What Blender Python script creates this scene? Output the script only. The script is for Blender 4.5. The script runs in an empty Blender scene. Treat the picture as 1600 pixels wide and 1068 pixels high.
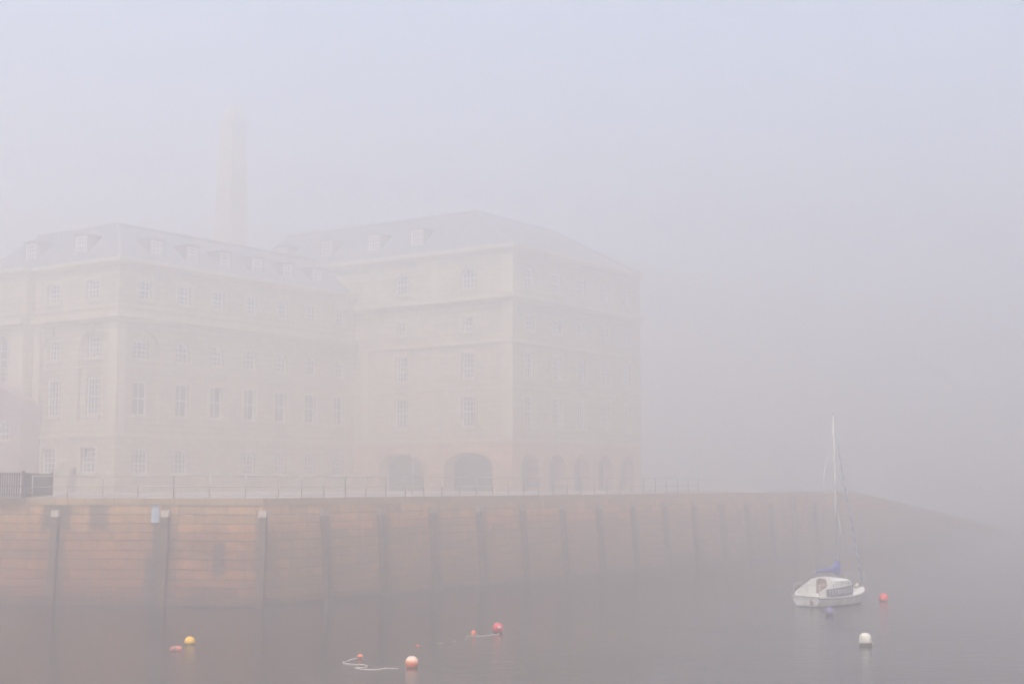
import bpy, bmesh, math, random
from mathutils import Vector, Matrix
random.seed(7)
R = math.radians
scene = bpy.context.scene
COL = scene.collection

# ------------------------------------------------------------------ tuning
HAZE_DENSITY = 0.0163
HAZE_COLOR = (0.910, 0.878, 0.853)
SUN_STRENGTH = 3.3
SKY_STRENGTH = 0.135
EXPOSURE = 1.13

# ------------------------------------------------------------------ helpers
class MB:
    """collects faces (with metre UVs) into ONE mesh object"""
    def __init__(self):
        self.v, self.f, self.uv, self.sm = [], [], [], []
    def face(self, pts, uv=None, smooth=False):
        pts = [Vector(p) for p in pts]
        b = len(self.v)
        self.v += pts
        self.f.append(list(range(b, b + len(pts))))
        if uv is None:
            n = Vector((0, 0, 0))
            for i in range(len(pts)):
                a, c = pts[i], pts[(i + 1) % len(pts)]
                n += Vector(((a.y - c.y) * (a.z + c.z), (a.z - c.z) * (a.x + c.x), (a.x - c.x) * (a.y + c.y)))
            ax, ay, az = abs(n.x), abs(n.y), abs(n.z)
            if az >= ax and az >= ay: uv = [(p.x, p.y) for p in pts]
            elif ax >= ay: uv = [(p.y, p.z) for p in pts]
            else: uv = [(p.x, p.z) for p in pts]
        self.uv.append(uv)
        self.sm.append(smooth)
    def box(self, x0, x1, y0, y1, z0, z1):
        P = [(x0, y0, z0), (x1, y0, z0), (x1, y1, z0), (x0, y1, z0), (x0, y0, z1), (x1, y0, z1), (x1, y1, z1), (x0, y1, z1)]
        for q in ((0, 3, 2, 1), (4, 5, 6, 7), (0, 1, 5, 4), (1, 2, 6, 5), (2, 3, 7, 6), (3, 0, 4, 7)):
            self.face([P[i] for i in q])
    def hexa(self, P):
        for q in ((0, 3, 2, 1), (4, 5, 6, 7), (0, 1, 5, 4), (1, 2, 6, 5), (2, 3, 7, 6), (3, 0, 4, 7)):
            self.face([P[i] for i in q])
    def tube(self, path, r, n=8, cap=True):
        path = [Vector(p) for p in path]
        rr = r if isinstance(r, (list, tuple)) else [r] * len(path)
        rings = []
        for i, p in enumerate(path):
            t = (path[min(i + 1, len(path) - 1)] - path[max(i - 1, 0)]).normalized()
            a = Vector((0, 0, 1)) if abs(t.z) < 0.9 else Vector((1, 0, 0))
            u = t.cross(a).normalized(); w = t.cross(u)
            rings.append([p + (u * math.cos(2 * math.pi * k / n) + w * math.sin(2 * math.pi * k / n)) * rr[i] for k in range(n)])
        L = 0
        for i in range(len(path) - 1):
            dl = (path[i + 1] - path[i]).length
            for k in range(n):
                k2 = (k + 1) % n
                self.face([rings[i][k], rings[i][k2], rings[i + 1][k2], rings[i + 1][k]],
                          [(k / n, L), ((k + 1) / n, L), ((k + 1) / n, L + dl), (k / n, L + dl)], True)
            L += dl
        if cap:
            self.face(list(reversed(rings[0]))); self.face(rings[-1])
    def lathe(self, prof, n=24, c=(0, 0, 0), smooth=True):
        cx, cy, cz = c
        for i in range(len(prof) - 1):
            r0, z0 = prof[i]; r1, z1 = prof[i + 1]
            for k in range(n):
                a, b = 2 * math.pi * k / n, 2 * math.pi * (k + 1) / n
                q = [(cx + r0 * math.cos(a), cy + r0 * math.sin(a), cz + z0), (cx + r0 * math.cos(b), cy + r0 * math.sin(b), cz + z0),
                     (cx + r1 * math.cos(b), cy + r1 * math.sin(b), cz + z1), (cx + r1 * math.cos(a), cy + r1 * math.sin(a), cz + z1)]
                if r0 < 1e-6: q = [q[0], q[2], q[3]]
                elif r1 < 1e-6: q = [q[0], q[1], q[2]]
                self.face(q, None, smooth)
    def mesh(self, name):
        me = bpy.data.meshes.new(name)
        me.from_pydata([tuple(p) for p in self.v], [], self.f)
        lay = me.uv_layers.new(name='UVMap')
        flat = [c for u in self.uv for c in u]
        for i, c in enumerate(flat): lay.data[i].uv = c
        me.polygons.foreach_set('use_smooth', self.sm)
        bm = bmesh.new(); bm.from_mesh(me)
        bmesh.ops.remove_doubles(bm, verts=bm.verts, dist=1e-4)
        bm.to_mesh(me); bm.free()
        return me
    def build(self, name, mat, parent=None):
        me = self.mesh(name); me.materials.append(mat)
        return link(name, me, parent)

def link(name, data, parent=None):
    o = bpy.data.objects.new(name, data); COL.objects.link(o)
    if parent is not None: o.parent = parent
    return o
def tag(o, label=None, cat=None, group=None, kind=None):
    if label: o['label'] = label
    if cat: o['category'] = cat
    if group: o['group'] = group
    if kind: o['kind'] = kind
    return o
def thing(name, label, cat, loc=(0, 0, 0), rz=0, group=None):
    o = link(name, None); o.location = loc; o.rotation_euler = (0, 0, rz)
    return tag(o, label, cat, group)

# ------------------------------------------------------------------ materials
def N(nt, t, **k):
    n = nt.nodes.new(t)
    for a, b in k.items(): setattr(n, a, b)
    return n
def newmat(name):
    m = bpy.data.materials.new(name); m.use_nodes = True
    nt = m.node_tree
    return m, nt, nt.nodes['Principled BSDF']
def ramp(nt, pts):
    r = N(nt, 'ShaderNodeValToRGB'); e = r.color_ramp.elements
    while len(e) < len(pts): e.new(0.5)
    for i, (p, c) in enumerate(pts):
        e[i].position = p; e[i].color = (*c, 1) if len(c) == 3 else c
    return r
def mixc(nt, fac, a, b, mode='MIX'):
    m = N(nt, 'ShaderNodeMix', data_type='RGBA', blend_type=mode)
    for s, x in ((m.inputs[0], fac), (m.inputs[6], a), (m.inputs[7], b)):
        if isinstance(x, (int, float)): s.default_value = x
        elif isinstance(x, tuple): s.default_value = (*x, 1)
        else: nt.links.new(x, s)
    return m.outputs[2]
def math_(nt, op, a, b=0.0, clamp=False):
    m = N(nt, 'ShaderNodeMath', operation=op); m.use_clamp = clamp
    for s, x in ((m.inputs[0], a), (m.inputs[1], b)):
        if isinstance(x, (int, float)): s.default_value = x
        else: nt.links.new(x, s)
    return m.outputs[0]
def noise(nt, vec, scale, detail=4, rough=0.55, sc3=None):
    if sc3:
        mp = N(nt, 'ShaderNodeMapping'); mp.inputs['Scale'].default_value = sc3
        nt.links.new(vec, mp.inputs[0]); vec = mp.outputs[0]
    n = N(nt, 'ShaderNodeTexNoise'); n.inputs['Scale'].default_value = scale
    n.inputs['Detail'].default_value = detail; n.inputs['Roughness'].default_value = rough
    nt.links.new(vec, n.inputs['Vector'])
    return n.outputs['Fac']
def plain(name, col, rough=0.5, metal=0.0, var=0.12, scale=6.0, spec=0.5):
    """painted / metal / cloth surface with mottled wear"""
    m, nt, p = newmat(name)
    tc = N(nt, 'ShaderNodeTexCoord')
    f = noise(nt, tc.outputs['Object'], scale, 5)
    dark = tuple(c * (1 - var * 2) for c in col); lite = tuple(min(1, c * (1 + var)) for c in col)
    r = ramp(nt, [(0.3, dark), (0.6, col), (0.8, lite)])
    nt.links.new(f, r.inputs[0]); nt.links.new(r.outputs[0], p.inputs['Base Color'])
    p.inputs['Roughness'].default_value = rough; p.inputs['Metallic'].default_value = metal
    p.inputs['Specular IOR Level'].default_value = spec
    return m

def ashlar(name, c1, c2, mortar, rowh=0.42, bw=0.95, var=0.25, streak=(0.2, 0.19, 0.17), streak_amt=0.35):
    m, nt, p = newmat(name)
    uv = N(nt, 'ShaderNodeUVMap'); uv.uv_map = 'UVMap'
    b = N(nt, 'ShaderNodeTexBrick'); nt.links.new(uv.outputs[0], b.inputs['Vector'])
    b.inputs['Color1'].default_value = (*c1, 1); b.inputs['Color2'].default_value = (*c2, 1); b.inputs['Mortar'].default_value = (*mortar, 1)
    b.inputs['Scale'].default_value = 1; b.inputs['Mortar Size'].default_value = 0.02; b.inputs['Mortar Smooth'].default_value = 0.3
    b.inputs['Brick Width'].default_value = bw; b.inputs['Row Height'].default_value = rowh; b.inputs['Bias'].default_value = 0.0
    f = noise(nt, uv.outputs[0], 1.3, 6, 0.6)
    v = ramp(nt, [(0.25, (1 - var,) * 3), (0.7, (1 + var * 0.5,) * 3)]); nt.links.new(f, v.inputs[0])
    c = mixc(nt, 1.0, b.outputs['Color'], v.outputs[0], 'MULTIPLY')
    s = noise(nt, uv.outputs[0], 1.0, 4, 0.6, (2.2, 0.12, 1))
    sr = ramp(nt, [(0.52, (0, 0, 0)), (0.75, (1, 1, 1))]); nt.links.new(s, sr.inputs[0])
    c = mixc(nt, math_(nt, 'MULTIPLY', sr.outputs[0], streak_amt), c, streak)
    nt.links.new(c, p.inputs['Base Color']); p.inputs['Roughness'].default_value = 0.9
    bp = N(nt, 'ShaderNodeBump'); bp.inputs['Strength'].default_value = 0.5; bp.inputs['Distance'].default_value = 0.03
    h = math_(nt, 'SUBTRACT', math_(nt, 'MULTIPLY', noise(nt, uv.outputs[0], 6, 4), 0.4), b.outputs['Fac'])
    nt.links.new(h, bp.inputs['Height']); nt.links.new(bp.outputs[0], p.inputs['Normal'])
    return m

M = {}
M['stone'] = ashlar('pale_limestone', (0.53, 0.455, 0.28), (0.44, 0.375, 0.235), (0.20, 0.17, 0.11), streak_amt=0.25)
M['porch'] = ashlar('mauve_grey_stone', (0.36, 0.25, 0.25), (0.30, 0.21, 0.22), (0.18, 0.13, 0.13), 0.45, 1.1, streak_amt=0.3)
M['base'] = ashlar('peach_granite_base', (0.60, 0.34, 0.18), (0.50, 0.29, 0.16), (0.26, 0.16, 0.10), 0.5, 1.2, streak_amt=0.3)
M['trim'] = ashlar('limestone_trim', (0.58, 0.51, 0.33), (0.53, 0.46, 0.30), (0.36, 0.315, 0.21), 0.9, 1.6, 0.15, streak_amt=0.3)
M['slate'] = ashlar('grey_slate', (0.21, 0.21, 0.24), (0.17, 0.17, 0.20), (0.10, 0.10, 0.12), 0.22, 0.35, 0.25, (0.1, 0.11, 0.09), 0.3)
M['coping'] = ashlar('granite_coping', (0.42, 0.28, 0.15), (0.36, 0.24, 0.135), (0.18, 0.12, 0.08), 0.9, 1.5, 0.25, streak_amt=0.3)
M['white'] = plain('white_window_paint', (0.80, 0.79, 0.76), 0.45, var=0.06)
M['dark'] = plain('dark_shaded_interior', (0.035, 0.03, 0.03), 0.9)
M['rail'] = plain('galvanised_rail', (0.40, 0.37, 0.34), 0.45, 0.0, 0.1, 20)
M['rail_dark'] = plain('rusted_iron', (0.20, 0.16, 0.15), 0.7, 0.0, 0.2, 20)
M['fence'] = plain('dark_purple_grey_iron', (0.07, 0.04, 0.048), 0.6, 0.0, 0.2, 9)
M['timber'] = plain('wet_weathered_timber', (0.13, 0.08, 0.05), 0.75, 0.0, 0.3, 3)
M['cap'] = plain('pale_concrete_cap', (0.50, 0.42, 0.33), 0.85, 0.0, 0.15, 8)
M['cap_dull'] = plain('dull_concrete_cap', (0.33, 0.26, 0.20), 0.85, 0.0, 0.2, 8)  # duller cap tone for the right quay face
M['plate'] = plain('blue_grey_plate', (0.36, 0.42, 0.50), 0.5, 0.0, 0.12, 8)
M['lead'] = plain('lead_flashing', (0.30, 0.30, 0.32), 0.6, 0.0, 0.15, 6)
M['door'] = plain('brown_door_paint', (0.10, 0.065, 0.06), 0.5, 0.0, 0.15, 4)
M['paving'] = ashlar('granite_setts', (0.34, 0.30, 0.26), (0.28, 0.25, 0.22), (0.16, 0.14, 0.12), 0.3, 0.6, 0.25, streak_amt=0.1)
m, nt, p = newmat('window_glass'); p.inputs['Base Color'].default_value = (0.045, 0.034, 0.032, 1); p.inputs['Roughness'].default_value = 0.15; p.inputs['Specular IOR Level'].default_value = 0.3
tc = N(nt, 'ShaderNodeTexCoord'); bp = N(nt, 'ShaderNodeBump'); bp.inputs['Strength'].default_value = 0.05
nt.links.new(noise(nt, tc.outputs['Object'], 2.0, 2), bp.inputs['Height']); nt.links.new(bp.outputs[0], p.inputs['Normal']); M['glass'] = m

# ---- quay wall masonry: granite courses, rusty band, weed and other dark patches at fixed spots
def quay_material(name, dark_patches, warm):
    m, nt, p = newmat(name)
    uv = N(nt, 'ShaderNodeUVMap'); uv.uv_map = 'UVMap'
    sep = N(nt, 'ShaderNodeSeparateXYZ'); nt.links.new(uv.outputs[0], sep.inputs[0])
    S, Z = sep.outputs[0], sep.outputs[1]
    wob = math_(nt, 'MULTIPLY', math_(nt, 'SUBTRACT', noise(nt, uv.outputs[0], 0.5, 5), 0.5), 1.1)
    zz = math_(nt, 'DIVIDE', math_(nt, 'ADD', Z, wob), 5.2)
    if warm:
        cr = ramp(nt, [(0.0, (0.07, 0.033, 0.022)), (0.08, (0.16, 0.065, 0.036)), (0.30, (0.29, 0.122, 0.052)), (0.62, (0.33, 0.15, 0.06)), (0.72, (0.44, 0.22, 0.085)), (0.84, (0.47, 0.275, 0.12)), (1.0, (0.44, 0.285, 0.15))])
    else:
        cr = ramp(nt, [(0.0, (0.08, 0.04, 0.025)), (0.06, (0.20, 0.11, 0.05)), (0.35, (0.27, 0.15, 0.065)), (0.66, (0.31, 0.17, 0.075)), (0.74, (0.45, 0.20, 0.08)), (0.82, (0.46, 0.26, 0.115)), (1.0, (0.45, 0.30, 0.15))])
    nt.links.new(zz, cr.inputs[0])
    n1 = N(nt, 'ShaderNodeTexNoise'); n1.noise_dimensions = '1D'; n1.inputs['Scale'].default_value = 1.1; nt.links.new(Z, n1.inputs['W'])
    dz = math_(nt, 'ADD', math_(nt, 'MULTIPLY', math_(nt, 'SUBTRACT', n1.outputs['Fac'], 0.5), 0.42), math_(nt, 'MULTIPLY', math_(nt, 'SUBTRACT', noise(nt, uv.outputs[0], 0.9, 3), 0.5), 0.13))
    Zj = math_(nt, 'ADD', Z, dz)
    cb = N(nt, 'ShaderNodeCombineXYZ'); nt.links.new(S, cb.inputs[0]); nt.links.new(Zj, cb.inputs[1])
    b = N(nt, 'ShaderNodeTexBrick'); nt.links.new(cb.outputs[0], b.inputs['Vector'])
    b.inputs['Color1'].default_value = (1.25, 1.17, 1.10, 1); b.inputs['Color2'].default_value = (0.72, 0.74, 0.78, 1); b.inputs['Mortar'].default_value = (0.62, 0.6, 0.6, 1)
    b.inputs['Scale'].default_value = 1; b.inputs['Mortar Size'].default_value = 0.012; b.inputs['Mortar Smooth'].default_value = 0.2
    b.inputs['Brick Width'].default_value = 1.25; b.inputs['Row Height'].default_value = 0.435; b.offset_frequency = 2; b.squash = 0.7; b.squash_frequency = 3
    c = mixc(nt, 1.0, cr.outputs[0], b.outputs['Color'], 'MULTIPLY')
    # bed joints read darker than the upright ones
    jm = math_(nt, 'LESS_THAN', math_(nt, 'FRACT', math_(nt, 'DIVIDE', math_(nt, 'ADD', Zj, 0.018), 0.435)), 0.095)
    jm = math_(nt, 'MULTIPLY', jm, math_(nt, 'MULTIPLY_ADD', noise(nt, uv.outputs[0], 0.9, 3), 0.9), True)
    c = mixc(nt, jm, c, (0.06, 0.042, 0.036))
    mo = noise(nt, uv.outputs[0], 2.2, 7, 0.65); mr = ramp(nt, [(0.3, (0.72, 0.72, 0.74)), (0.7, (1.15, 1.12, 1.08))]); nt.links.new(mo, mr.inputs[0])
    c = mixc(nt, 1.0, c, mr.outputs[0], 'MULTIPLY')
    st = noise(nt, uv.outputs[0], 1.0, 5, 0.6, (2.6, 0.10, 1)); sr = ramp(nt, [(0.50, (0, 0, 0)), (0.72, (1, 1, 1))]); nt.links.new(st, sr.inputs[0])
    c = mixc(nt, math_(nt, 'MULTIPLY', sr.outputs[0], 0.45), c, (0.10, 0.085, 0.075))
    edge = math_(nt, 'MULTIPLY', math_(nt, 'SUBTRACT', noise(nt, uv.outputs[0], 3.0, 4, 0.6, (1.6, 0.5, 1)), 0.5), 0.9)
    for (s, z, hw, hh, k) in dark_patches:
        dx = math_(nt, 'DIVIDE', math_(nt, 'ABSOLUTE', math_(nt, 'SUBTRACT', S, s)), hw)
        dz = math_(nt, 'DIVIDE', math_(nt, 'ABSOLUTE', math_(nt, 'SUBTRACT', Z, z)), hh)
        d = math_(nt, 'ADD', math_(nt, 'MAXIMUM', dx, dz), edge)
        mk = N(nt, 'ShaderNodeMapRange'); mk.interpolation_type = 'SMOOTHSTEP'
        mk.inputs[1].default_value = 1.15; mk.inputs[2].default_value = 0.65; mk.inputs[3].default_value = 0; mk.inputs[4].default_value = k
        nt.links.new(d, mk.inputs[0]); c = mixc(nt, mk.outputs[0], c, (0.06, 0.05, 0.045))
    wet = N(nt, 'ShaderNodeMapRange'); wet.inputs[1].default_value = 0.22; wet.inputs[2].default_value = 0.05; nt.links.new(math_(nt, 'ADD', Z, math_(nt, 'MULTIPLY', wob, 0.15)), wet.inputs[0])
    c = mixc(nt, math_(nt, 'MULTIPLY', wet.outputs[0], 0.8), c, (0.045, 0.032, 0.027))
    nt.links.new(c, p.inputs['Base Color'])
    rg = N(nt, 'ShaderNodeMapRange'); rg.inputs[1].default_value = 0; rg.inputs[2].default_value = 3; rg.inputs[3].default_value = 0.6; rg.inputs[4].default_value = 0.92
    nt.links.new(Z, rg.inputs[0]); nt.links.new(rg.outputs[0], p.inputs['Roughness'])
    bp = N(nt, 'ShaderNodeBump'); bp.inputs['Strength'].default_value = 0.7; bp.inputs['Distance'].default_value = 0.04
    h = math_(nt, 'SUBTRACT', math_(nt, 'MULTIPLY', noise(nt, uv.outputs[0], 4, 6), 0.5), b.outputs['Fac'])
    nt.links.new(h, bp.inputs['Height']); nt.links.new(bp.outputs[0], p.inputs['Normal'])
    return m

# ------------------------------------------------------------------ layout constants (metres, camera at x=y=0 looking +Y)
EYE = 5.8
ZQ = 5.1                                     # quay level above the water
D = Vector((0.5757, 0.8176, 0)); NRM = Vector((0.8176, -0.5757, 0))   # along / out of the receding quay face
ANG = math.atan2(D.y, D.x)
BC = Vector((-11.72, 68.01, 0))              # foot of the bend in the quay
DL = Vector((-12.95, 1.43, 0)).normalized()  # along the left quay face, away from the bend
NL = Vector((DL.y, -DL.x, 0));  NL = -NL if NL.y > 0 else NL
BAT = 0.42                                   # batter
def meet(p, a, q, b):
    det = a.x * (-b.y) - a.y * (-b.x)
    r = q - p
    t = (r.x * (-b.y) - r.y * (-b.x)) / det
    return p + a * t
TC = meet(BC - NL * BAT, DL, BC - NRM * BAT, D)
LLEN, RLEN = 34.0, 130.0
RAMP0, RAMP1 = 74.0, 130.0                    # added ramp: quay sinks away here to imitate fading into the fog
def quay_z(s): return ZQ if s <= RAMP0 else ZQ - (ZQ + 0.25) * (s - RAMP0) / (RAMP1 - RAMP0)

# ------------------------------------------------------------------ setting: water, quay
m, nt, p = newmat('harbour_water')
tc = N(nt, 'ShaderNodeTexCoord')
p.inputs['Base Color'].default_value = (0.030, 0.023, 0.021, 1); p.inputs['Roughness'].default_value = 0.13; p.inputs['IOR'].default_value = 1.333; p.inputs['Specular IOR Level'].default_value = 0.36
w1 = noise(nt, tc.outputs['Object'], 1.0, 3, 0.5, (0.55, 1.5, 1)); w2 = noise(nt, tc.outputs['Object'], 1.0, 3, 0.5, (2.0, 5.0, 1))
w3 = noise(nt, tc.outputs['Object'], 0.05, 3, 0.5, (1, 2.0, 1))
h = math_(nt, 'ADD', math_(nt, 'MULTIPLY', w1, 0.6), math_(nt, 'MULTIPLY', w2, 0.34))
amp = ramp(nt, [(0.35, (0.35,) * 3), (0.65, (1, 1, 1))]); nt.links.new(w3, amp.inputs[0])
bp = N(nt, 'ShaderNodeBump'); bp.inputs['Strength'].default_value = 0.8; bp.inputs['Distance'].default_value = 0.10
nt.links.new(math_(nt, 'MULTIPLY', h, amp.outputs[0]), bp.inputs['Height']); nt.links.new(bp.outputs[0], p.inputs['Normal'])
M['water'] = m
b = MB(); b.face([(-420, -60, 0), (420, -60, 0), (420, 520, 0), (-420, 520, 0)])
tag(b.build('water', M['water']), kind='structure')

b = MB()
pl = [TC + DL * LLEN, TC, TC + D * RAMP0, TC + D * RAMP0 - NRM * 24, TC + D * 100 - NRM * 24, TC + D * 100 - NRM * 170, Vector((-190, 75, 0))]
b.face([(q.x, q.y, ZQ - 0.02) for q in pl])
tag(b.build('quay_pavement', M['paving']), kind='structure')
b = MB()
for k in range(6):
    s0, s1 = RAMP0 + (RAMP1 - RAMP0) * k / 6, RAMP0 + (RAMP1 - RAMP0) * (k + 1) / 6
    q = [TC + D * s0, TC + D * s1, TC + D * s1 - NRM * 24, TC + D * s0 - NRM * 24]
    z = [quay_z(s0) - .02, quay_z(s1) - .02, quay_z(s1) - .02, quay_z(s0) - .02]
    b.face([(p_.x, p_.y, z_) for p_, z_ in zip(q, z)])
tag(b.build('fog_fade_ramp', M['paving']), kind='structure')  # top of the added ramp that shapes the quay's fade-out

quay = thing('quay_wall', 'long battered granite quay wall in rusty brown courses rising from the water', 'quay wall', (BC.x, BC.y, 0))
O = BC
def seg(mb, base, dirn, nrm, length, s0=0.0):
    def P(s, z): return base - O + dirn * s - nrm * (BAT * z / ZQ) + Vector((0, 0, z))
    return P
# left face: s runs from the bend to the left; right face: from the bend into the fog
zl = ZQ - 0.34
bl = MB()
sl = MB()                                     # face of the added ramp at the far end
def strip(mb, base, tops, dirn, nrm, length, sign):
    cuts = [length * i / 12 for i in range(13)] if sign < 0 else [RAMP0 * i / 16 for i in range(17)] + [RAMP0 + (length - RAMP0) * i / 10 for i in range(1, 11)]
    for s0, s1 in zip(cuts, cuts[1:]):
        def P(s, z):
            o = (tops - base) * (z / ZQ) if s == 0 else -nrm * (BAT * z / ZQ)
            return base - O + dirn * s + o + Vector((0, 0, z))
        t0, t1 = (quay_z(s0) - .34, quay_z(s1) - .34) if sign > 0 else (zl, zl)
        q = [P(s0, -0.6), P(s1, -0.6), P(s1, t1), P(s0, t0)]
        u = [(sign * s0, -0.6), (sign * s1, -0.6), (sign * s1, t1), (sign * s0, t0)]
        if sign < 0: q.reverse(); u.reverse()
        (sl if s0 >= RAMP0 - 1e-6 and sign > 0 else mb).face(q, u)
strip(bl, BC, TC, DL, NL, LLEN, -1)
# px/m on the left face is about 32.3: dark patches seen left of the bend
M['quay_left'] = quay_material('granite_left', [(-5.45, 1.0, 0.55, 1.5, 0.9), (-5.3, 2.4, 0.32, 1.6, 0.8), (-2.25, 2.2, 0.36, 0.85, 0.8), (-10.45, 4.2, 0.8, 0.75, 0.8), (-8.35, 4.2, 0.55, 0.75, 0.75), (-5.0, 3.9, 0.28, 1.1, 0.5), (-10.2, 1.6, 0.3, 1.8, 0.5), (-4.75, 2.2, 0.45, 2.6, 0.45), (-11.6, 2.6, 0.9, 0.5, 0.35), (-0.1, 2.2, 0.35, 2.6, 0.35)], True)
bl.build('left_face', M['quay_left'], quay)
br = MB(); strip(br, BC, TC, D, NRM, RLEN, 1)
M['quay_right'] = quay_material('granite_right', [(0.45, 1.8, 0.7, 2.0, 0.3), (4.6, 1.8, 0.45, 2.4, 0.45), (9.1, 2.0, 0.5, 2.4, 0.5), (13.4, 2.0, 0.45, 2.4, 0.45), (17.8, 2.0, 0.45, 2.4, 0.45)], False)  # tall dark bands beside the first fender piles
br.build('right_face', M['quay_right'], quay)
sl.build('fog_fade_ramp_face', M['quay_right'], quay)
b = MB()
def cop(mb, dirn, nrm, length, flip):
    steps = int(length / 1.6)
    for i in range(steps):
        s0, s1 = length * i / steps + (0.0 if i == 0 else 0.006), length * (i + 1) / steps - 0.006
        a, c = TC - O + dirn * s0 + nrm * 0.07, TC - O + dirn * s1 + nrm * 0.07
        if i == 0: a = meet(TC + NL * 0.07, DL, TC + NRM * 0.07, D) - O
        ai, ci = a - nrm * 0.9, c - nrm * 0.9
        if i == 0: ai = meet(TC - NL * 0.83, DL, TC - NRM * 0.83, D) - O
        za, zc = (ZQ, ZQ) if flip else (quay_z(s0), quay_z(s1))
        P = [a + Vector((0, 0, za - .34)), c + Vector((0, 0, zc - .34)), ci + Vector((0, 0, zc - .34)), ai + Vector((0, 0, za - .34)),
             a + Vector((0, 0, za)), c + Vector((0, 0, zc)), ci + Vector((0, 0, zc)), ai + Vector((0, 0, za))]
        if flip: P = [P[i2] for i2 in (1, 0, 3, 2, 5, 4, 7, 6)]
        mb.hexa(P)
cop(b, D, NRM, RLEN, False); cop(b, DL, NL, LLEN, True)
b.build('coping', M['coping'], quay)
b = MB(); q0, q1 = TC + D * RAMP0 - NRM * 24 - O, TC + D * 100 - NRM * 24 - O
b.face([(q0.x, q0.y, -.6), (q1.x, q1.y, -.6), (q1.x, q1.y, ZQ - .03), (q0.x, q0.y, ZQ - .03)]); b.build('inner_face', M['quay_right'], quay)
# timber fender piles with pale caps, one mesh each
def pile(base, nrm, along, w=0.36, capm='cap'):
    def Q(z, out, side): return base - O - nrm * (BAT * z / ZQ) + nrm * out + along * side + Vector((0, 0, z))
    b = MB(); jw = w / 2
    for k in range(6):
        z0, z1 = -0.6 + k * 0.80, -0.6 + (k + 1) * 0.80
        t0, t1 = jw * random.uniform(0.92, 1.06), jw * random.uniform(0.92, 1.06)
        b.hexa([Q(z0, 0.30, -t0), Q(z0, 0.30, t0), Q(z0, -0.05, t0), Q(z0, -0.05, -t0), Q(z1, 0.30, -t1), Q(z1, 0.30, t1), Q(z1, -0.05, t1), Q(z1, -0.05, -t1)])
    # iron bolts plates
    for z in (1.2, 2.6, 3.7):
        b.hexa([Q(z, 0.33, -jw * 1.1), Q(z, 0.33, jw * 1.1), Q(z, 0.0, jw * 1.1), Q(z, 0.0, -jw * 1.1), Q(z + .1, 0.33, -jw * 1.1), Q(z + .1, 0.33, jw * 1.1), Q(z + .1, 0.0, jw * 1.1), Q(z + .1, 0.0, -jw * 1.1)])
    o = b.build('fender_pile', M['timber'], quay)
    b = MB(); c = jw * 1.06
    b.hexa([Q(4.2, 0.32, -c), Q(4.2, 0.32, c), Q(4.2, -0.03, c), Q(4.2, -0.03, -c), Q(4.52, 0.30, -c), Q(4.52, 0.30, c), Q(4.52, -0.03, c), Q(4.52, -0.03, -c)])
    b.build('cap', M[capm], o)
for s in (0.15, 4.95, 10.45, 15.9, 21.3, 26.8): pile(BC + DL * s, NL, -DL)
for k in range(16): pile(BC + D * (4.35 * (k + 1) + 0.0), NRM, D, random.uniform(.32, .40), 'cap_dull')

# blue grey plate hung at the top of the wall
pb = BC + DL * 5.5 - NL * (BAT * 4.4 / ZQ)
pt = thing('wall_plate', 'small blank blue grey plate fixed high on the quay wall beside a fender pile', 'plate', (pb.x, pb.y, 3.95), math.atan2(-DL.y, -DL.x))
b = MB(); b.hexa([(-.19, -.12, 0), (.19, -.12, 0), (.19, -.07, 0), (-.19, -.07, 0), (-.19, -.055, .82), (.19, -.055, .82), (.19, -.005, .82), (-.19, -.005, .82)]); b.build('panel', M['plate'], pt)
for z_ in (.82, -.05):
    b = MB(); b.box(-.21, .21, -.13, .07, z_, z_ + .05); b.build('bracket', M['rail_dark'], pt)

# ------------------------------------------------------------------ quay railing
rl = thing('quay_railing', 'pale tubular safety railing running along the edge of the quay', 'railing', (TC.x, TC.y, ZQ))
RC = meet(TC - NL * 0.35, DL, TC - NRM * 0.35, D) - TC
RLFT = 11.55
for z, r in ((1.06, 0.032), (0.54, 0.022), (0.10, 0.018)):
    b = MB(); b.tube([RC + DL * RLFT + Vector((0, 0, z)), RC + Vector((0, 0, z)), RC + D * 46.3 + Vector((0, 0, z))], r, 6)
    b.build('rail', M['rail'], rl)
pm = MB(); pm.tube([(0, 0, 0), (0, 0, 1.10)], 0.034, 8); pm.lathe([(0.09, 0), (0.09, 0.02), (0.04, 0.03)], 10)
pme = pm.mesh('post'); pme.materials.append(M['rail'])
pmd = pme.copy(); pmd.materials.clear(); pmd.materials.append(M['rail_dark'])
pos = [DL * (0.75 + 1.79 * k) for k in range(7)] + [D * (1.2 + 1.62 * k) for k in range(28)]
for i, q in enumerate(pos):
    o = link('post', pmd if i in (2, 10) else pme, rl); o.location = RC + q

# ------------------------------------------------------------------ dark picket fence at the far left
A = Vector((-24.55, 69.35, ZQ)); Bp = Vector((-25.05, 77.0, ZQ))
fa = thing('picket_fence', 'dark purplish iron picket fence running back from the quay edge at the left', 'fence', A, 0)
def pale_run(mb, p, q, h, step=0.13, w=0.045):
    L = (q - p).length; t = (q - p).normalized(); s = Vector((-t.y, t.x, 0)); n = int(L / step)
    for i in range(n):
        c = p + t * (i * step)
        P = [c + t * w * a + s * w * b2 + Vector((0, 0, z)) for z in (0.02, h) for a, b2 in ((-.5, -.5), (.5, -.5), (.5, .5), (-.5, .5))]
        mb.hexa(P)
    for z in (0.14, 0.55, h - 0.12):
        mb.hexa([p + s * .03 * k + t * (L * e) + Vector((0, 0, zz)) for zz in (z, z + .05) for e, k in ((0, -1), (1, -1), (1, 1), (0, 1))])
z0 = Vector((0, 0, 0))
b = MB(); pale_run(b, Vector((-9, 1.0, 0)), Vector((0.85, -0.1, 0)), 1.24, 0.12, 0.06); b.build('quayside_panel', M['fence'], fa)
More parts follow.
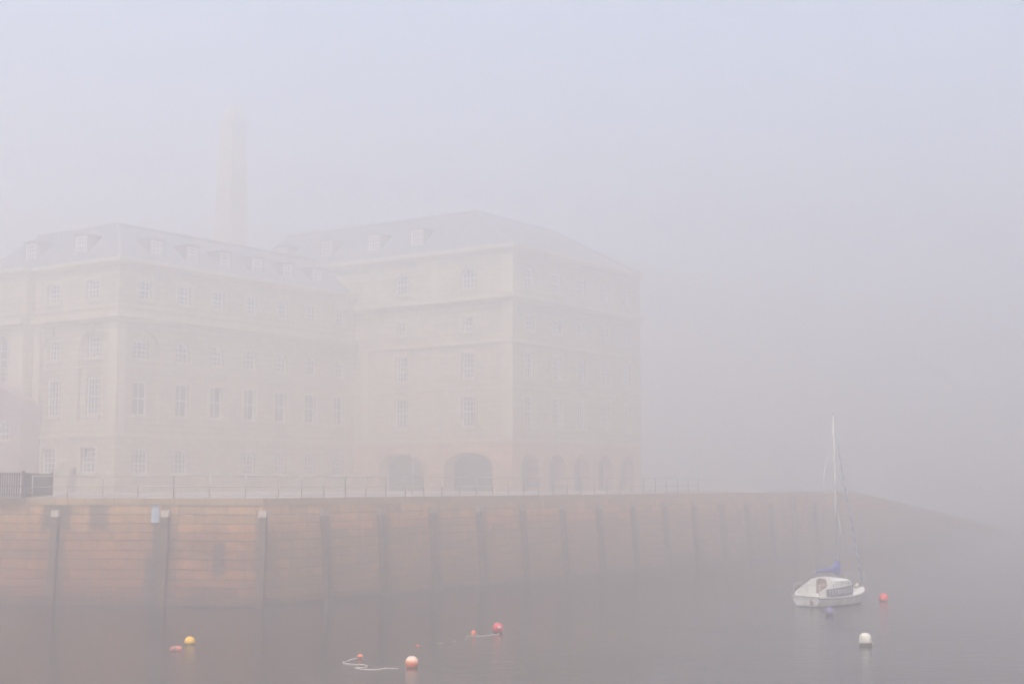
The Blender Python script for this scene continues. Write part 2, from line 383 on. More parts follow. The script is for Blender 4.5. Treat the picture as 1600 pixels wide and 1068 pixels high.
b = MB(); pale_run(b, Vector((0.85, -0.1, 0)), Vector((0.06, 6.6, 0)), 1.22, 0.12, 0.06); b.build('return_panel', M['fence'], fa)
b = MB(); b.box(0.80, 0.92, -0.17, -0.05, 0, 1.32); b.build('post', M['fence'], fa)
b = MB(); b.box(0.0, 0.12, 6.6, 6.72, 0, 1.30); b.build('post', M['fence'], fa)
# ------------------------------------------------------------------ buildings: local frame x = D (away to the right), y = away to the left, z up from quay
BSC = 1.3                                     # size of the buildings (drawn above at 1:1.3)
C1 = Vector((-25.6 * BSC, 92.0 * BSC, EYE - (EYE - ZQ) * BSC))
class Plane:
    """maps (s, z, depth) of a wall to building coordinates; depth > 0 goes into the wall"""
    def __init__(self, kind, at): self.k, self.a = kind, at
    def p(self, s, z, d=0.0):
        z = z - ZQ
        return (self.a + d, s, z) if self.k == 'x' else (s, self.a + d, z)
def arc_pts(s0, s1, zs, zt, n=10):
    c, hw, h = (s0 + s1) / 2, (s1 - s0) / 2, zt - zs
    return [(c - hw * math.cos(math.pi * i / n), zs + h * math.sin(math.pi * i / n)) for i in range(n + 1)]
def facade(mb, pl, s0, s1, z0, z1, ops, reveal=0.28):
    """wall face with real openings; an opening is (s0,s1,z0,z1[,spring]) with an arched head from spring up to z1"""
    flip = pl.k == 'x'
    def F(pts):
        q = [pl.p(*t) for t in pts]
        uv = [(t[0], t[1]) for t in pts]
        if flip: q.reverse(); uv.reverse()
        mb.face(q, uv)
    S = sorted({s0, s1, *[o[0] for o in ops], *[o[1] for o in ops]}); Zs = sorted({z0, z1, *[o[2] for o in ops], *[o[3] for o in ops]})
    S = [s for s in S if s0 <= s <= s1]; Zs = [z for z in Zs if z0 <= z <= z1]
    for i in range(len(S) - 1):
        for j in range(len(Zs) - 1):
            cs, cz = (S[i] + S[i + 1]) / 2, (Zs[j] + Zs[j + 1]) / 2
            if any(o[0] < cs < o[1] and o[2] < cz < o[3] for o in ops): continue
            F([(S[i], Zs[j]), (S[i + 1], Zs[j]), (S[i + 1], Zs[j + 1]), (S[i], Zs[j + 1])])
    for o in ops:
        r = o[5] if len(o) > 5 else reveal
        if len(o) > 4 and o[4]:
            A = arc_pts(o[0], o[1], o[4], o[3]); n = len(A) - 1; mid = n // 2
            for i in range(mid): F([(o[0], o[3]), A[i], A[i + 1]])
            F([(o[0], o[3]), A[mid], ((o[0] + o[1]) / 2, o[3])]) if abs(A[mid][1] - o[3]) > 1e-5 else None
            for i in range(mid, n): F([(o[1], o[3]), A[i], A[i + 1]])
            ring = [(o[0], o[2]), (o[1], o[2])] + list(reversed(A))
        else:
            ring = [(o[0], o[2]), (o[1], o[2]), (o[1], o[3]), (o[0], o[3])]
        for i in range(len(ring)):
            a, c = ring[i], ring[(i + 1) % len(ring)]
            if math.dist(a, c) < 1e-6: continue
            F([(a[0], a[1], 0), (a[0], a[1], r), (c[0], c[1], r), (c[0], c[1], 0)])
WCACHE = {}
def win_meshes(w, h, nx, ny, arch):
    key = (round(w, 2), round(h, 2), nx, ny, round(arch, 2))
    if key in WCACHE: return WCACHE[key]
    hw = w / 2; t = 0.08; mt = 0.045
    def top(x): return h - arch + arch * math.sqrt(max(0, 1 - (x / hw) ** 2)) if arch else h
    b = MB()
    b.box(-hw, -hw + t, -.04, .05, 0, top(-hw + t) if arch else h); b.box(hw - t, hw, -.04, .05, 0, top(hw - t) if arch else h); b.box(-hw + t, hw - t, -.04, .05, 0, t)
    if arch:
        A = arc_pts(-hw, hw, h - arch, h, 12)
        for i in range(12):
            (xa, za), (xb, zb) = A[i], A[i + 1]
            ia, ib = (xa * .9, za - t), (xb * .9, zb - t)
            b.hexa([(ia[0], -.04, ia[1]), (ib[0], -.04, ib[1]), (ib[0], .05, ib[1]), (ia[0], .05, ia[1]), (xa, -.04, za), (xb, -.04, zb), (xb, .05, zb), (xa, .05, za)])
    else: b.box(-hw + t, hw - t, -.04, .05, h - t, h)
    for i in range(1, nx):
        x = -hw + w * i / nx; b.box(x - mt / 2, x + mt / 2, -.025, .03, t, top(x) - t)
    for j in range(1, ny):
        z = h * j / ny; k = mt * (1.9 if j == ny // 2 else 1)
        if z < h - arch * 0.5: b.box(-hw + t, hw - t, -.03, .035, z - k / 2, z + k / 2)
    fm = b.mesh('window'); fm.materials.append(M['white'])
    b = MB()
    if arch: b.face([(-hw, .04, 0), (hw, .04, 0)] + [(x, .04, z) for x, z in reversed(arc_pts(-hw, hw, h - arch, h, 12))])
    else: b.face([(-hw, .04, 0), (hw, .04, 0), (hw, .04, h), (-hw, .04, h)])
    gm = b.mesh('pane'); gm.materials.append(M['glass'])
    b = MB(); b.box(-hw - .12, hw + .12, -.36, -.02, -.17, -.004); sm = b.mesh('sill'); sm.materials.append(M['trim'])
    WCACHE[key] = (fm, gm, sm); return WCACHE[key]
SCACHE = {}
def surround_mesh(w, h, depth):
    key = (w, h, depth)
    if key not in SCACHE:
        b = MB(); hw, t = w / 2, .2; y0, y1 = -depth - .05, -depth
        b.box(-hw - t, -hw, y0, y1, 0, h); b.box(hw, hw + t, y0, y1, 0, h); b.box(-hw - t, hw + t, y0 - .01, y1, h, h + t)
        SCACHE[key] = b.mesh('surround'); SCACHE[key].materials.append(M['trim'])
    return SCACHE[key]
def window(parent, pl, s, z0, w, h, nx, ny, arch=0.0, depth=0.22, sill=True, surround=False):
    fm, gm, sm = win_meshes(w, h, nx, ny, arch)
    o = link('window', fm, parent); o.location = pl.p(s, z0, depth)
    if pl.k == 'x': o.rotation_euler = (0, 0, -math.pi / 2)
    link('pane', gm, o)
    if sill: link('sill', sm, o)
    if surround: link('surround', surround_mesh(w, h, depth), o)
    return o
def band(mb, pl, s0, s1, z0, z1, out, back=0.0):
    a = pl.p(s0, z0, -out); c = pl.p(s1, z1, back)
    mb.box(min(a[0], c[0]), max(a[0], c[0]), min(a[1], c[1]), max(a[1], c[1]), min(a[2], c[2]), max(a[2], c[2]))

FR, RT = Plane('x', 0.0), Plane('y', 0.0)
wing = thing('warehouse_wing', 'pale stone harbour warehouse wing with blind arches and slate dormer roof at the left', 'warehouse', C1, ANG); wing.scale = (BSC,) * 3
# openings
fy = (2.65, 6.75); rx = [2.1, 5.5, 8.65, 11.85, 15.0, 18.15, 21.3]
ops = []
for y in fy:
    ops.append((y - .8, y + .8, 6.5, 8.2)); ops.append((y - 1.3, y + 1.3, 9.9, 15.95, 14.65, .22)); ops.append((y - .72, y + .72, 18.0, 19.25))
ops.append((4.2 - .42, 4.2 + .42, ZQ, 6.95, 6.6, .35))
b = MB(); facade(b, FR, 0, 8.8, ZQ, 20.3, ops)
ops2 = [(10.6, 13.6, 12.6, 16.2, 14.8, .5), (11.8, 13.1, 18.0, 19.25)]
facade(b, Plane('x', -0.7), 8.8, 17, ZQ, 20.3, ops2)
b.face([(-.7, 8.8, 0), (-.7, 8.8, 20.3 - ZQ), (0, 8.8, 20.3 - ZQ), (0, 8.8, 0)][::-1])
for y in fy:   # back of the blind arches, with the two upper windows in it
    facade(b, Plane('x', .22), y - 1.3, y + 1.3, 9.9, 15.95, [(y - .68, y + .68, 10.3, 12.75), (y - .68, y + .68, 14.1, 15.45)], .2)
opr = []
for i, x in enumerate(rx):
    if i != 2: opr.append((x - .66, x + .66, 6.45, 8.1, 7.85))
    if i == 0: opr.append((x - 1.4, x + 1.4, 9.9, 15.9, 14.5, .22))
    else:
        opr.append((x - .6, x + .6, 10.28, 12.5)); opr.append((x - .62, x + .62, 13.95, 15.35, 14.73))
    opr.append((x - .58, x + .58, 17.95, 19.2))
facade(b, RT, 0, 23.08, ZQ, 20.3, opr)
x = rx[0]; facade(b, Plane('y', .22), x - 1.4, x + 1.4, 9.9, 15.9, [(x - .6, x + .6, 10.28, 12.5), (x - .62, x + .62, 14.0, 15.2)], .2)
b.build('wall', M['stone'], wing)
b = MB()
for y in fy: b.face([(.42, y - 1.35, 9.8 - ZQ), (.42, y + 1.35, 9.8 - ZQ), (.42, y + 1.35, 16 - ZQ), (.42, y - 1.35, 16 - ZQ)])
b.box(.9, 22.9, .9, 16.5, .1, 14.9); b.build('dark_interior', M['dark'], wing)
# windows
for y in fy:
    window(wing, FR, y, 6.5, 1.6, 1.7, 4, 5, surround=True); window(wing, FR, y, 10.3, 1.36, 2.45, 4, 6, 0, .36); window(wing, FR, y, 14.1, 1.36, 1.35, 4, 4, 0, .36)
    window(wing, FR, y, 18.0, 1.44, 1.25, 4, 4, surround=True)
window(wing, Plane('x', -.7), 12.45, 18.0, 1.3, 1.25, 4, 4)
window(wing, Plane('x', -.7), 12.1, 12.62, 2.9, 3.5, 4, 6, 1.35, .45, False)
for i, x in enumerate(rx):
    if i != 2: window(wing, RT, x, 6.45, 1.32, 1.65, 4, 5, .25)
    window(wing, RT, x, 10.28, 1.2, 2.22, 2, 2, 0, .42 if i == 0 else .22, surround=i > 0)
    if i: window(wing, RT, x, 13.95, 1.24, 1.4, 3, 4, .62)
    else: window(wing, RT, x, 14.0, 1.24, 1.2, 3, 4, 0, .42)
    window(wing, RT, x, 17.95, 1.16, 1.25, 3, 4, surround=True)
b = MB(); b.box(.3, .36, 3.7, 4.7, 0, 2.0); b.build('door', M['door'], wing)
# string courses, cornices, parapet, pilasters, keystones
b = MB()
def belt(z0, z1, out):
    band(b, FR, -out, 8.75, z0, z1, out, .0); band(b, RT, 0.0, 23.05, z0, z1, out, -.003)
    band(b, Plane('x', -.7), 8.8 - out * 0, 17, z0, z1, out, .0)
belt(8.82, 9.05, .10); belt(13.42, 13.56, .05); belt(16.38, 16.62, .18); belt(16.62, 16.95, .38); belt(17.35, 17.5, .08)
belt(20.05, 20.3, .16); belt(20.3, 20.55, .34)
b.build('cornice', M['trim'], wing)
def pil(parent, name, *a):
    b = MB(); band(b, *a); b.build(name, M['trim'], parent)
for y0, y1 in ((-.06, .85), (8.0, 8.7)): pil(wing, 'pilaster', FR, y0, y1, 9.06, 16.37, .09, 0)
pil(wing, 'pilaster', RT, .05, .6, 9.06, 16.37, .07, 0); pil(wing, 'pilaster', Plane('x', -.7), 8.86, 10.4, 12.4, 16.37, .1, 0)
for y in fy: pil(wing, 'keystone', FR, y - .17, y + .17, 15.75, 16.36, .13, 0)
# roof
def hip(mb, x0, x1, y0, y1, z0, ix0, ix1, iy0, iy1, z1):
    P = [(x0, y0, z0), (x1, y0, z0), (x1, y1, z0), (x0, y1, z0), (x0 + ix0, y0 + iy0, z1), (x1 - ix1, y0 + iy0, z1), (x1 - ix1, y1 - iy1, z1), (x0 + ix0, y1 - iy1, z1)]
    for q in ((0, 1, 5, 4), (1, 2, 6, 5), (2, 3, 7, 6), (3, 0, 4, 7), (4, 5, 6, 7)): mb.face([P[i] for i in q])
ZE = 20.55 - ZQ
b = MB(); hip(b, .15, 23.07, .15, 16.7, ZE, 2.9, 0, 3.9, 3.9, 23.55 - ZQ)
roof = b.build('roof', M['slate'], wing)
b = MB(); b.tube([(.15, .15, ZE + .03), (3.05, 4.05, 23.6 - ZQ), (23.0, 4.05, 23.6 - ZQ)], .12, 6); b.tube([(3.05, 4.05, 23.6 - ZQ), (3.05, 12.8, 23.6 - ZQ)], .12, 6); b.build('ridge', M['lead'], roof)
def dormer(parent, pl, s, z0, d0, w=1.15, h=1.25, deep=2.6, nx=4, ny=4):
    """window box standing on the slope: d0 is how far its face stands behind the wall"""
    q = Plane(pl.k, pl.a + d0)
    b = MB()
    for a, c in ((s - w / 2 - .18, s - w / 2), (s + w / 2, s + w / 2 + .18)): band(b, q, a, c, z0 - .3, z0 + h + .1, 0, deep)
    band(b, q, s - w / 2, s + w / 2, z0 - .3, z0, -.02, deep)
    o = b.build('dormer', M['slate'], parent)
    b = MB(); zt = z0 + h + .1
    e = w / 2 + .3
    prof = [(s - e, zt), (s - e * .55, zt + .10), (s, zt + .14), (s + e * .55, zt + .10), (s + e, zt)]
    for i in range(4):
        (sa, za), (sb, zb) = prof[i], prof[i + 1]
        P = [q.p(sa, za - .0, -.12), q.p(sb, zb, -.12), q.p(sb, zb, deep), q.p(sa, za, deep)]
        if pl.k == 'x': P.reverse()
        b.face(P)
    F = [q.p(t[0], t[1], -.04) for t in prof]
    if pl.k == 'x': F.reverse()
    b.face(F); b.build('dormer_roof', M['slate'], o)
    f, g, sm = win_meshes(w, h, nx, ny, 0.0)
    for nm, me in (('dormer_window', f), ('dormer_pane', g)):
        k = link(nm, me, o); k.location = q.p(s, z0, .04)
        if pl.k == 'x': k.rotation_euler = (0, 0, -math.pi / 2)
for y in (5.3, 10.75): dormer(wing, FR, y, 21.3, .95)
for x in (4.0, 7.2, 10.3, 13.5, 16.7, 19.9): dormer(wing, RT, x, 21.25, 1.15, .95, 1.0)
# low pedimented porch in front of the projecting bay
PX = Plane('x', -1.5)
b = MB(); facade(b, PX, 7.8, 16.0, ZQ, 11.1, [(8.95, 10.7, 8.7, 10.05, 9.2), (11.2, 13.0, ZQ, 9.6, 8.7)])
b.face([(-1.5, 7.8, 0), (-.003, 7.8, 0), (-.003, 7.8, 11.1 - ZQ), (-1.5, 7.8, 11.1 - ZQ)])
g = [(7.8, 11.1), (16.0, 11.1), (11.9, 12.75)]
b.face([PX.p(*t) for t in g][::-1])
porch = b.build('porch', M['porch'], wing)
window(porch, PX, 9.825, 8.7, 1.75, 1.35, 4, 3, .85)
b = MB(); b.box(-1.2, -1.15, 11.0, 13.2, 0, 4.6); b.build('porch_door', M['door'], porch)
b = MB()
band(b, PX, 7.45, 16.3, 10.85, 11.12, .3, 1.46)
for (ya, za, yb, zb) in ((7.4, 11.12, 11.9, 12.9), (16.4, 11.12, 11.9, 12.9)):
    P = []
    for dz in (0, .24):
        P += [PX.p(ya, za + dz, -.34), PX.p(yb, zb + dz, -.34), PX.p(yb, zb + dz, 1.46 if False else .78), PX.p(ya, za + dz, .78)]
    if ya < yb: P = [P[i] for i in (1, 0, 3, 2, 5, 4, 7, 6)]
    b.hexa(P)
b.build('porch_pediment', M['porch'], porch)

# ---- taller block with two cart arches
blk = thing('warehouse_block', 'tall pale stone warehouse block with two wide arched cart entrances fading into the fog', 'warehouse', C1, ANG); blk.scale = (BSC,) * 3
BX, BY, BXE, BYE = 23.1, -15.1, 41.5, 14.0
BF, BS = Plane('x', BX), Plane('y', BY)
by = (-4.75, -11.12); bxs = [25.3, 28.95, 32.4, 35.85, 39.2]
ops = []
for y in by:
    ops.append((y - 2.2, y + 2.2, ZQ, 8.05, 7.1, 1.2))
    ops += [(y - .66, y + .66, 9.95, 12.2), (y - .62, y + .62, 13.5, 15.4), (y - .5, y + .5, 17.0, 18.1), (y - .7, y + .7, 20.2, 21.7, 21.2)]
b0 = MB(); facade(b0, BF, BY, 0.0, ZQ, 8.84, [o for o in ops if o[2] < 8.84]); facade(b0, BS, BX, BXE, ZQ, 8.84, [(x - 1.1, x + 1.1, ZQ, 8.0, 6.95, .9) for x in bxs])
b0.build('ground_storey', M['base'], blk)
b = MB(); facade(b, BF, BY, BYE, 8.84, 22.9, [o for o in ops if o[2] > 8.84])
opr = []
for x in bxs:
    opr.append((x - 1.1, x + 1.1, ZQ, 8.0, 6.95, .9)); opr += [(x - .62, x + .62, 9.95, 12.2), (x - .58, x + .58, 13.5, 15.4), (x - .5, x + .5, 17.0, 18.1), (x - .66, x + .66, 20.2, 21.6)]
facade(b, BS, BX, BXE, 8.84, 22.9, [o for o in opr if o[2] > 8.84])
b.face([(BXE, BY, 0), (BXE, BYE, 0), (BXE, BYE, 22.9 - ZQ), (BXE, BY, 22.9 - ZQ)])
b.build('wall', M['stone'], blk)
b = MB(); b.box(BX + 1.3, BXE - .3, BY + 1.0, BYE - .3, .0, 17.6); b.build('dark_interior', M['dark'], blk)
for y in by:
    window(blk, BF, y, 9.95, 1.32, 2.25, 4, 6, surround=True); window(blk, BF, y, 13.5, 1.24, 1.9, 4, 5, surround=True); window(blk, BF, y, 17.0, 1.0, 1.1, 3, 3, surround=True); window(blk, BF, y, 20.2, 1.4, 1.5, 4, 4, .5)
for x in bxs:
    window(blk, BS, x, 9.95, 1.24, 2.25, 4, 6, surround=True); window(blk, BS, x, 13.5, 1.16, 1.9, 4, 5, surround=True); window(blk, BS, x, 17.0, 1.0, 1.1, 3, 3, surround=True); window(blk, BS, x, 20.2, 1.32, 1.4, 4, 4)
b = MB()
def belt2(z0, z1, out):
    band(b, BF, BY - out, -.02 if z1 < 20.6 else BYE, z0, z1, out, 0); band(b, BS, BX + .003, BXE, z0, z1, out, -.003)
belt2(8.85, 9.1, .1); belt2(12.75, 12.9, .05); belt2(16.0, 16.25, .12); belt2(19.0, 19.25, .2); belt2(19.25, 19.6, .42); belt2(22.65, 22.9, .16); belt2(22.9, 23.2, .34)
b.build('cornice', M['trim'], blk)
for y0, y1, z0, z1 in ((BY - .08, BY + .9, 9.12, 15.98), (BY - .08, BY + .9, 16.26, 18.98), (BY - .08, BY + .9, 19.61, 22.63), (-8.25, -7.65, 19.61, 22.63), (-1.6, -.7, 9.12, 15.98)):
    pil(blk, 'pilaster', BF, y0, y1, z0, z1, .08, 0)
ZB = 23.2 - ZQ
b = MB(); hip(b, BX + .15, BXE - .15, BY + .15, BYE, ZB, 3.6, 3.6, 6.0, 3.0, 26.75 - ZQ); broof = b.build('roof', M['slate'], blk)
b = MB(); b.tube([(BX + 3.75, BYE - 3, 26.8 - ZQ), (BX + 3.75, BY + 6.15, 26.8 - ZQ), (BX + .15, BY + .15, ZB + .03)], .13, 6); b.tube([(BX + 3.75, BY + 6.15, 26.8 - ZQ), (BXE - 3.75, BY + 6.15, 26.8 - ZQ), (BXE - .15, BY + .15, ZB + .03)], .13, 6); b.build('ridge', M['lead'], broof)
for y in (9.1, 4.1, -.95, -5.3): dormer(blk, BF, y, 24.15, 1.05, 1.1, 1.15)

# ---- mill chimney behind
c0 = C1 + D * 29 * BSC - NRM * 20.3 * BSC
ch = thing('mill_chimney', 'tall square tapering stone chimney rising behind the warehouse roofs, almost lost in fog', 'chimney', (c0.x, c0.y, C1.z), ANG); ch.scale = (BSC,) * 3
b = MB()
def frust(w0, w1, z0, z1):
    h0, h1 = w0 / 2, w1 / 2
    b.hexa([(-h0, -h0, z0), (h0, -h0, z0), (h0, h0, z0), (-h0, h0, z0), (-h1, -h1, z1), (h1, -h1, z1), (h1, h1, z1), (-h1, h1, z1)])
frust(2.6, 2.3, 0, 21); frust(2.2, 1.65, 21.25, 33.6); b.build('shaft', M['stone'], ch)
b = MB(); frust(2.5, 2.5, 21.0, 21.25); b.build('string_course', M['trim'], ch)
b = MB(); frust(1.85, 1.85, 33.6, 33.9); frust(1.5, 0.9, 33.9, 35.0); b.build('cap', M['trim'], ch)
b = MB(); b.tube([(0, 0, 35), (0, 0, 36.6)], .05, 6); b.build('lightning_rod', M['rail_dark'], ch)

# slim pale lamp post before the first arch
lp = thing('lamp_post', 'slim pale lamp post on the quay in front of the left cart arch', 'lamp post', (-6.95, 99.8, ZQ))
b = MB(); b.tube([(0, 0, 0), (0, 0, .5), (0, 0, 2.3)], [.06, .04, .03], 8); b.lathe([(.13, 0), (.16, .06), (.09, .12)], 12); b.build('post', M['rail'], lp)
b = MB(); b.lathe([(0, 2.66), (.09, 2.58), (.12, 2.5), (.1, 2.3), (0, 2.3)], 12); b.build('lamp_head', M['rail'], lp)

# ------------------------------------------------------------------ buoys, floats and ropes
def two_tone(name, low, high, z, soft=0.03, rough=0.4):
    m, nt, p = newmat(name); tc = N(nt, 'ShaderNodeTexCoord'); sp = N(nt, 'ShaderNodeSeparateXYZ'); nt.links.new(tc.outputs['Object'], sp.inputs[0])
    zz = math_(nt, 'ADD', sp.outputs[2], math_(nt, 'MULTIPLY', math_(nt, 'SUBTRACT', noise(nt, tc.outputs['Object'], 9, 4), .5), .07))
    mr = N(nt, 'ShaderNodeMapRange'); mr.inputs[1].default_value = z - soft; mr.inputs[2].default_value = z + soft; nt.links.new(zz, mr.inputs[0])
    c = mixc(nt, mr.outputs[0], low, high)
    r = ramp(nt, [(.3, (.8, .8, .8)), (.65, (1.05, 1.05, 1.05))]); nt.links.new(noise(nt, tc.outputs['Object'], 14, 5), r.inputs[0])
    c = mixc(nt, 1.0, c, r.outputs[0], 'MULTIPLY')
    nt.links.new(c, p.inputs['Base Color']); p.inputs['Roughness'].default_value = rough
    return m
weed = (0.05, 0.04, 0.03)
def ball_profile(r, squash=1.0, n=14, low=-1.0):
    return [(0 if i in (0, n) else r * math.cos(-math.pi / 2 + math.pi * i / n), r * squash * math.sin(-math.pi / 2 + math.pi * i / n)) for i in range(n + 1)]
def buoy(name, label, x, y, r, zc, mat, squash=1.0, eye=True, cat='buoy', group=None):
    group = group or ('mooring buoys afloat in the harbour' if cat == 'buoy' else 'small pick-up floats on the water')
    t = thing(name, label, cat, (x, y, zc), 0.3, group)
    b = MB(); b.lathe(ball_profile(r, squash), 28); b.build('float', mat, t)
    if eye:
        b = MB(); b.lathe([(r * .28, r * squash * .93), (r * .24, r * squash * 1.04), (0, r * squash * 1.06)], 14)
        ring = [(0.045 * math.cos(2 * math.pi * k / 12), 0, r * squash * 1.1 + 0.045 * math.sin(2 * math.pi * k / 12)) for k in range(13)]
        b.tube(ring, 0.012, 6, False); b.build('lifting_eye', M['rail_dark'], t)
    return t
YEL = two_tone('yellow_buoy_paint', weed, (0.88, 0.48, 0.0), -.045)
ORW = two_tone('orange_buoy_faded_top', (0.88, 0.20, 0.05), (0.85, 0.58, 0.44), .05, .06)
RED = two_tone('red_buoy_paint', (0.25, 0.03, 0.03), (0.65, 0.03, 0.03), -.13)
ORG = two_tone('orange_float_plastic', (0.6, 0.13, 0.05), (0.88, 0.17, 0.04), -.03)
PNK = two_tone('faded_red_float', (0.42, 0.10, 0.06), (0.66, 0.17, 0.10), -.02)
SCA = two_tone('scarlet_buoy_paint', (0.55, 0.07, 0.05), (0.92, 0.06, 0.035), -.1)
BLU = two_tone('violet_blue_buoy', (0.10, 0.08, 0.20), (0.11, 0.085, 0.24), -.1)
CRM = two_tone('cream_buoy_weedy_foot', (0.09, 0.075, 0.06), (0.74, 0.69, 0.58), .11, .02)
buoy('mooring_buoy', 'bright yellow mooring buoy floating low in front of the quay wall', -11.72, 52.55, .20, .075, YEL, .98, False)
buoy('mooring_buoy', 'large orange buoy with faded white top nearest to the camera', -3.19, 46.05, .21, .14, ORW, 1.0)
rb = buoy('mooring_buoy', 'round dark red buoy with white painted marks beside a short rope', -.55, 56.6, .215, .165, RED)
b = MB()
def onball(r, az, el): return (r * math.cos(el) * math.sin(az), -r * math.cos(el) * math.cos(az), r * math.sin(el))
rb.rotation_euler.z = 0
for pth in ([(.12, .45), (.12, .05)], [(.30, .42), (.30, .05)], [(.30, .24), (.5, .24)], [(.5, .42), (.5, .05)], [(.02, .38), (.12, .45)]):
    b.tube([onball(.217, *q) for q in pth], .014, 6)
b.build('painted_mark', M['white'], rb)
buoy('mooring_buoy', 'scarlet buoy floating to the right of the sailing boat', 18.44, 71.5, .235, .15, SCA)
buoy('mooring_buoy', 'violet blue buoy floating close under the side of the sailing boat', 14.12, 64.1, .20, .14, BLU, 1.05)
wb = thing('mooring_buoy', 'squat cream drum buoy with weedy dark foot at lower right', 'buoy', (12.72, 52.0, 0), .4, 'mooring buoys afloat in the harbour')
b = MB(); b.lathe([(0, -.12), (.2, -.12), (.215, 0), (.22, .1), (.215, .28), (.2, .36), (.15, .42), (.07, .455), (0, .46)], 28); b.build('float', CRM, wb)
b = MB(); b.lathe([(.225, .10), (.236, .115), (.236, .135), (.225, .15)], 28); b.build('rubbing_band', M['rail'], wb)
b = MB(); b.lathe(ball_profile(.06), 12, (.19, -.12, .09)); b.build('shackle_knob', M['cap'], wb)
b = MB(); b.tube([(.055 * math.cos(math.pi * k / 8), 0, .45 + .06 * math.sin(math.pi * k / 8)) for k in range(9)], .012, 6); b.build('lifting_eye', M['rail_dark'], wb)
# small pick-up floats
t = thing('pickup_float', 'faded red oval pick-up float lying beside the yellow buoy', 'float', (-11.72, 50.4, .06), .1, 'small pick-up floats on the water')
b = MB(); b.lathe([(0, -.21), (.06, -.2), (.11, -.12), (.12, 0), (.11, .12), (.06, .2), (0, .21)], 8, smooth=False)
o = b.build('float', PNK, t); o.rotation_euler = (0, R(86), 0)
b = MB(); b.lathe([(.125, -.03), (.132, -.02), (.132, .02), (.125, .03)], 12); o = b.build('seam', M['rail_dark'], t); o.rotation_euler = (0, R(86), 0)
t = buoy('pickup_float', 'small orange ball float at the end of a looped white rope', -5.06, 48.2, .10, .06, ORG, 1.0, False, 'float')
b = MB(); b.lathe([(.1, -.018), (.106, 0), (.1, .018)], 16); b.build('seam', M['timber'], t)
t = buoy('pickup_float', 'small orange egg float on the rope left of the dark red buoy', -1.47, 55.35, .10, .09, ORG, 1.35, False, 'float')
t = buoy('pickup_float', 'tiny pale orange float nearly awash behind the large orange buoy', -3.4, 51.85, .055, .02, ORG, .8, False, 'float')
rope_m = plain('pale_floating_rope', (0.62, 0.55, 0.48), .8, 0, .15, 12)
def rope(name, label, pts, r=.022, wav=0.02, per=.9, mid=.004, cat='rope'):
    P = [Vector(q) for q in pts]; out = []; L = 0
    for i in range(len(P) - 1):
        p0, p1, p2, p3 = P[max(i - 1, 0)], P[i], P[i + 1], P[min(i + 2, len(P) - 1)]
        n = max(4, int((p2 - p1).length / .08))
        for k in range(n):
            t = k / n
            q = .5 * (2 * p1 + (p2 - p0) * t + (2 * p0 - 5 * p1 + 4 * p2 - p3) * t * t + (3 * p1 - p0 - 3 * p2 + p3) * t ** 3)
            L += (p2 - p1).length / n
            if wav: q.z += mid + wav * math.sin(L / per * 6.28) + .3 * wav * math.sin(L / per * 15)
            out.append(q)
    b = MB(); b.tube(out, r, 6)
    return tag(b.build(name, rope_m), label, cat, 'ropes floating on the water' if name == 'floating_rope' else None)
rope('floating_rope', 'white floating rope looping from the small orange ball to the large orange buoy',
     [(-5.10, 48.15, 0), (-5.32, 47.85, 0), (-5.50, 47.25, 0), (-5.46, 46.95, 0), (-5.2, 46.75, 0), (-4.80, 46.45, 0), (-4.62, 46.2, 0), (-4.72, 45.9, 0), (-4.95, 45.7, 0), (-4.75, 45.45, 0), (-4.2, 45.4, 0), (-3.55, 45.75, 0)], .016, .012, 1.0, .012)
rope('floating_rope', 'short pale rope between the orange egg float and the dark red buoy', [(-1.75, 55.15, 0), (-1.47, 55.2, 0), (-1.0, 55.35, 0), (-.62, 55.75, 0.0), (-.5, 56.2, .02)], .017, .012, .9, .012)
rope('floating_rope', 'mostly sunken rope showing as pale specks beyond the large orange buoy', [(-3.35, 51.9, 0), (-2.7, 52.7, 0), (-2.2, 53.4, 0), (-1.75, 54.3, 0), (-1.7, 55.0, 0)], .013, .03, .95, -.022)

# ------------------------------------------------------------------ sailing boat (x forward, y to port)
HEAD = R(45)        # heading, measured from +X
GRP = None
bt = thing('sailing_boat', 'small white sailing boat with blue sail cover and name banner, lying at its mooring', 'sailing boat', (13.86, 68.05, 0), HEAD); bt.scale = (1.04, 1.06, 1.0)
hullm, nt, p = newmat('white_hull_gelcoat')
tc = N(nt, 'ShaderNodeTexCoord'); sp = N(nt, 'ShaderNodeSeparateXYZ'); nt.links.new(tc.outputs['Object'], sp.inputs[0])
r1 = ramp(nt, [(.35, (.62, .58, .50)), (.6, (.80, .79, .75))]); nt.links.new(noise(nt, tc.outputs['Object'], 1.0, 5, .6, (3, 3, .8)), r1.inputs[0])
mr = N(nt, 'ShaderNodeMapRange'); mr.inputs[1].default_value = .045; mr.inputs[2].default_value = .06; nt.links.new(sp.outputs[2], mr.inputs[0])
nt.links.new(mixc(nt, mr.outputs[0], (.06, .055, .06), r1.outputs[0]), p.inputs['Base Color']); p.inputs['Roughness'].default_value = .25
M['hull'] = hullm
M['deck'] = plain('off_white_deck', (0.76, 0.74, 0.69), .6, 0, .08, 3)
M['strake'] = plain('grey_rubbing_strake', (0.22, 0.20, 0.20), .6, 0, .15, 6)
M['teak'] = plain('brown_washboard', (0.30, 0.20, 0.13), .6, 0, .2, 5)
M['blue'] = plain('blue_canvas', (0.07, 0.075, 0.30), .85, 0, .15, 6)
M['navy'] = plain('dark_slate_banner_cloth', (0.10, 0.09, 0.14), .8, 0, .12, 3)
M['spar'] = plain('pale_alloy_spar', (0.47, 0.45, 0.38), .4, 0, .06, 3)
M['steel'] = plain('steel_wire', (0.55, 0.55, 0.55), .35, .6, .05, 10)
